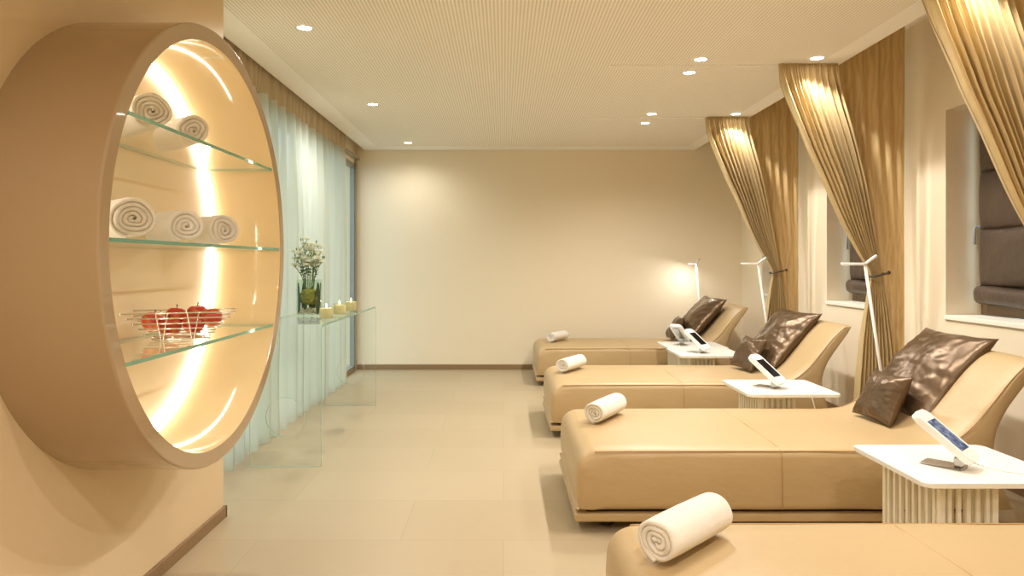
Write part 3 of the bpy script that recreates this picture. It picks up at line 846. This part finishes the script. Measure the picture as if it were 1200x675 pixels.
# ------------------------------------------------------------------ vase and flowers
VX, VY, VZ = -1.435, 5.30, HT+.0005
vase = thing('glass_vase', 'clear glass vase of leaves holding white flowers on the glass console', 'vase', (VX, VY, VZ))
bm = bmesh.new(); lathe(bm, [(.001, .004), (.088, .004), (.094, .010), (.095, .27), (.092, .272), (.090, .27), (.089, .014), (.001, .012)], 48); obj('vessel', bm, 'vase_glass', vase, True)
rnd = random.Random(9)
bm = bmesh.new()
for k in range(9):       # broad leaves curled against the inside of the glass
    a0 = k*2*PI/9+.2; wd = .33; hh = .20+.06*rnd.random()
    if 3.9 < (a0 % (2*PI)) < 5.1: continue
    grid(bm, lambda u, v, a0=a0, hh=hh: ((.083-.006*math.sin(PI*u))*math.cos(a0+wd*(u-.5)*2*math.sin(PI*min(1, .12+v*.85))), (.083-.006*math.sin(PI*u))*math.sin(a0+wd*(u-.5)*2*math.sin(PI*min(1, .12+v*.85))), .018+hh*v), 6, 12)
obj('leaf_lining', bm, 'leaf', vase, True)['label'] = 'dark green leaves curled inside the glass'
bm = bmesh.new()
vs = sphere(bm, .070, (.0, -.012, .145), 4, (1, 1, .85))
for v in vs: v.co += (v.co-Vector((0, -.012, .145)))*.16*noise.noise(v.co*45)
obj('moss_ball', bm, 'moss', vase, True)
bm = bmesh.new()
for k in range(70):
    x, y = rnd.uniform(-.06, .06), rnd.uniform(-.06, .06); sphere(bm, rnd.uniform(.007, .012), (x, y, .022+rnd.random()*.04), 1, (1, 1, .7))
obj('pebbles', bm, 'white_paint', vase, True)
def blossom(bm, c, s, rd):
    c = Vector(c)
    for lay, (n, op, ln) in enumerate(((5, .35, .8), (6, .75, 1.0), (6, 1.15, .95))):
        for k in range(n):
            a = 2*PI*k/n+lay*.5+rd.random()*.3; A = Matrix.Rotation(a, 3, 'Z') @ Matrix.Rotation(op, 3, 'Y')
            def f(u, v): 
                w = .5*math.sin(PI*min(1, .12+.8*v))*(2*u-1); return c + A @ Vector((.15*math.sin(PI*u)*v + .25*v*v-.1*w*w, w*s*0+w*1.0, v*ln))*s
            grid(bm, f, 3, 4)
def flower(loc, ang, lean, h, lab, nb, seed):
    rd = random.Random(seed)
    t2 = thing('white_flower', lab, 'flower', loc, 0, 'white flowers in the vase')
    tipx, tipy = lean*math.cos(ang), lean*math.sin(ang)
    pts = [(0, 0, 0), (tipx*.3, tipy*.3, h*.5), (tipx, tipy, h)]
    bm = bmesh.new(); cp = catmull(pts, 6, False); tube(bm, cp, .0028, 6)
    tips = [(tipx, tipy, h)]
    for k in range(nb-1):
        p = cp[7+2*(k % 3)]; q_ = p+Vector((rd.uniform(-.035, .035), rd.uniform(-.035, .035), rd.uniform(.03, .07))); tube(bm, [p, q_], .002, 5); tips.append(tuple(q_))
    obj('stem', bm, 'stem', t2, True)
    for tp_ in tips:
        bm = bmesh.new(); blossom(bm, tp_, rd.uniform(.027, .036), rd); obj('blossom', bm, 'petal', t2, True)
    bm = bmesh.new()
    for k in range(4):
        p = cp[5+k]; a = rd.random()*6.3; d = Vector((math.cos(a), math.sin(a), .7)); s = rd.uniform(.03, .05); w = Vector((-math.sin(a), math.cos(a), 0))
        grid(bm, lambda u, v: p+d*s*v+w*s*.3*math.sin(PI*(.05+.95*v))*(2*u-1)-Vector((0, 0, s*.3*v*v)), 2, 5)
    for k in range(2):
        q_ = Vector(tips[0])+Vector((rd.uniform(-.03, .03), rd.uniform(-.03, .03), rd.uniform(.03, .055)))
        tube(bm, [Vector(tips[0]), q_], [.0014, .001], 5); sphere(bm, .008, q_, 1, (.7, .7, 1.5))
    obj('leaves', bm, 'stem', t2)
fl = [(0, 0, .30), (.4, .05, .27), (1.3, .055, .24), (2.2, .05, .28), (3.1, .06, .22), (4.0, .055, .26), (4.9, .05, .20), (5.6, .065, .23), (2.7, .02, .33), (5.2, .025, .29), (.9, .075, .20), (3.7, .075, .17)]
for i, (a, le, h) in enumerate(fl):
    flower((VX+.03*math.cos(a), VY+.03*math.sin(a), VZ+.20), a, le, h, 'white blossoms on a leafy green stem in the glass vase', 4, i+1)

# candles
cn = thing('candle_glass', 'x', 'candle')
bm = bmesh.new(); lathe(bm, [(.001, .002), (.044, .002), (.048, .006), (.050, .088), (.0485, .089), (.047, .088), (.0455, .009), (.001, .007)], 40); obj('glass_cup', bm, 'vase_glass', cn, True)
bm = bmesh.new(); lathe(bm, [(.001, .0075), (.045, .0075), (.0455, .079), (.040, .077), (.012, .074), (.001, .074)], 32); obj('wax', bm, 'wax', cn, auto=40)
bm = bmesh.new(); tube(bm, [(0, 0, .073), (.001, 0, .083)], .001, 5); wk = obj('wick', bm, 'dark', cn)
bm = bmesh.new(); lathe(bm, [(.0005, .081), (.004, .086), (.0048, .092), (.003, .100), (.0004, .110)], 12); obj('flame', bm, 'flame', wk, True)
lightobj('candle_light', 'POINT', (0, 0, .094), .3, (1, .68, .32), cn, shadow_soft_size=.008)
for i, (x, y, lab) in enumerate([(-1.235, 5.00, 'lit candle in a glass cup, nearest the flower vase'), (-1.235, 5.40, 'lit candle in a glass cup, middle of the three on the console'), (-1.235, 5.80, 'lit candle in a glass cup, farthest of the three on the console')]):
    o = cn if i == 0 else dup(cn, (0, 0, 0)); o.location = (x, y, HT+.0005); o['label'] = lab; o['group'] = 'candles on the glass console'

# ------------------------------------------------------------------ world and exposure
w = bpy.data.worlds.new('daylight'); sc.world = w; w.use_nodes = True; nt = w.node_tree
bg = nt.nodes['Background']; bg.inputs[0].default_value = (.66, .90, 1.0, 1); bg.inputs[1].default_value = 2.1
sc.view_settings.view_transform = 'Standard'; sc.view_settings.look = 'None'
sc.view_settings.gamma = 1; sc.view_settings.use_curve_mapping = False
sc.view_settings.exposure = .2
cy = sc.cycles
cy.use_denoising = True
cy.max_bounces = 9; cy.diffuse_bounces = 5; cy.glossy_bounces = 4; cy.transmission_bounces = 6; cy.transparent_max_bounces = 16
cy.sample_clamp_indirect = 4; cy.caustics_reflective = False; cy.caustics_refractive = False
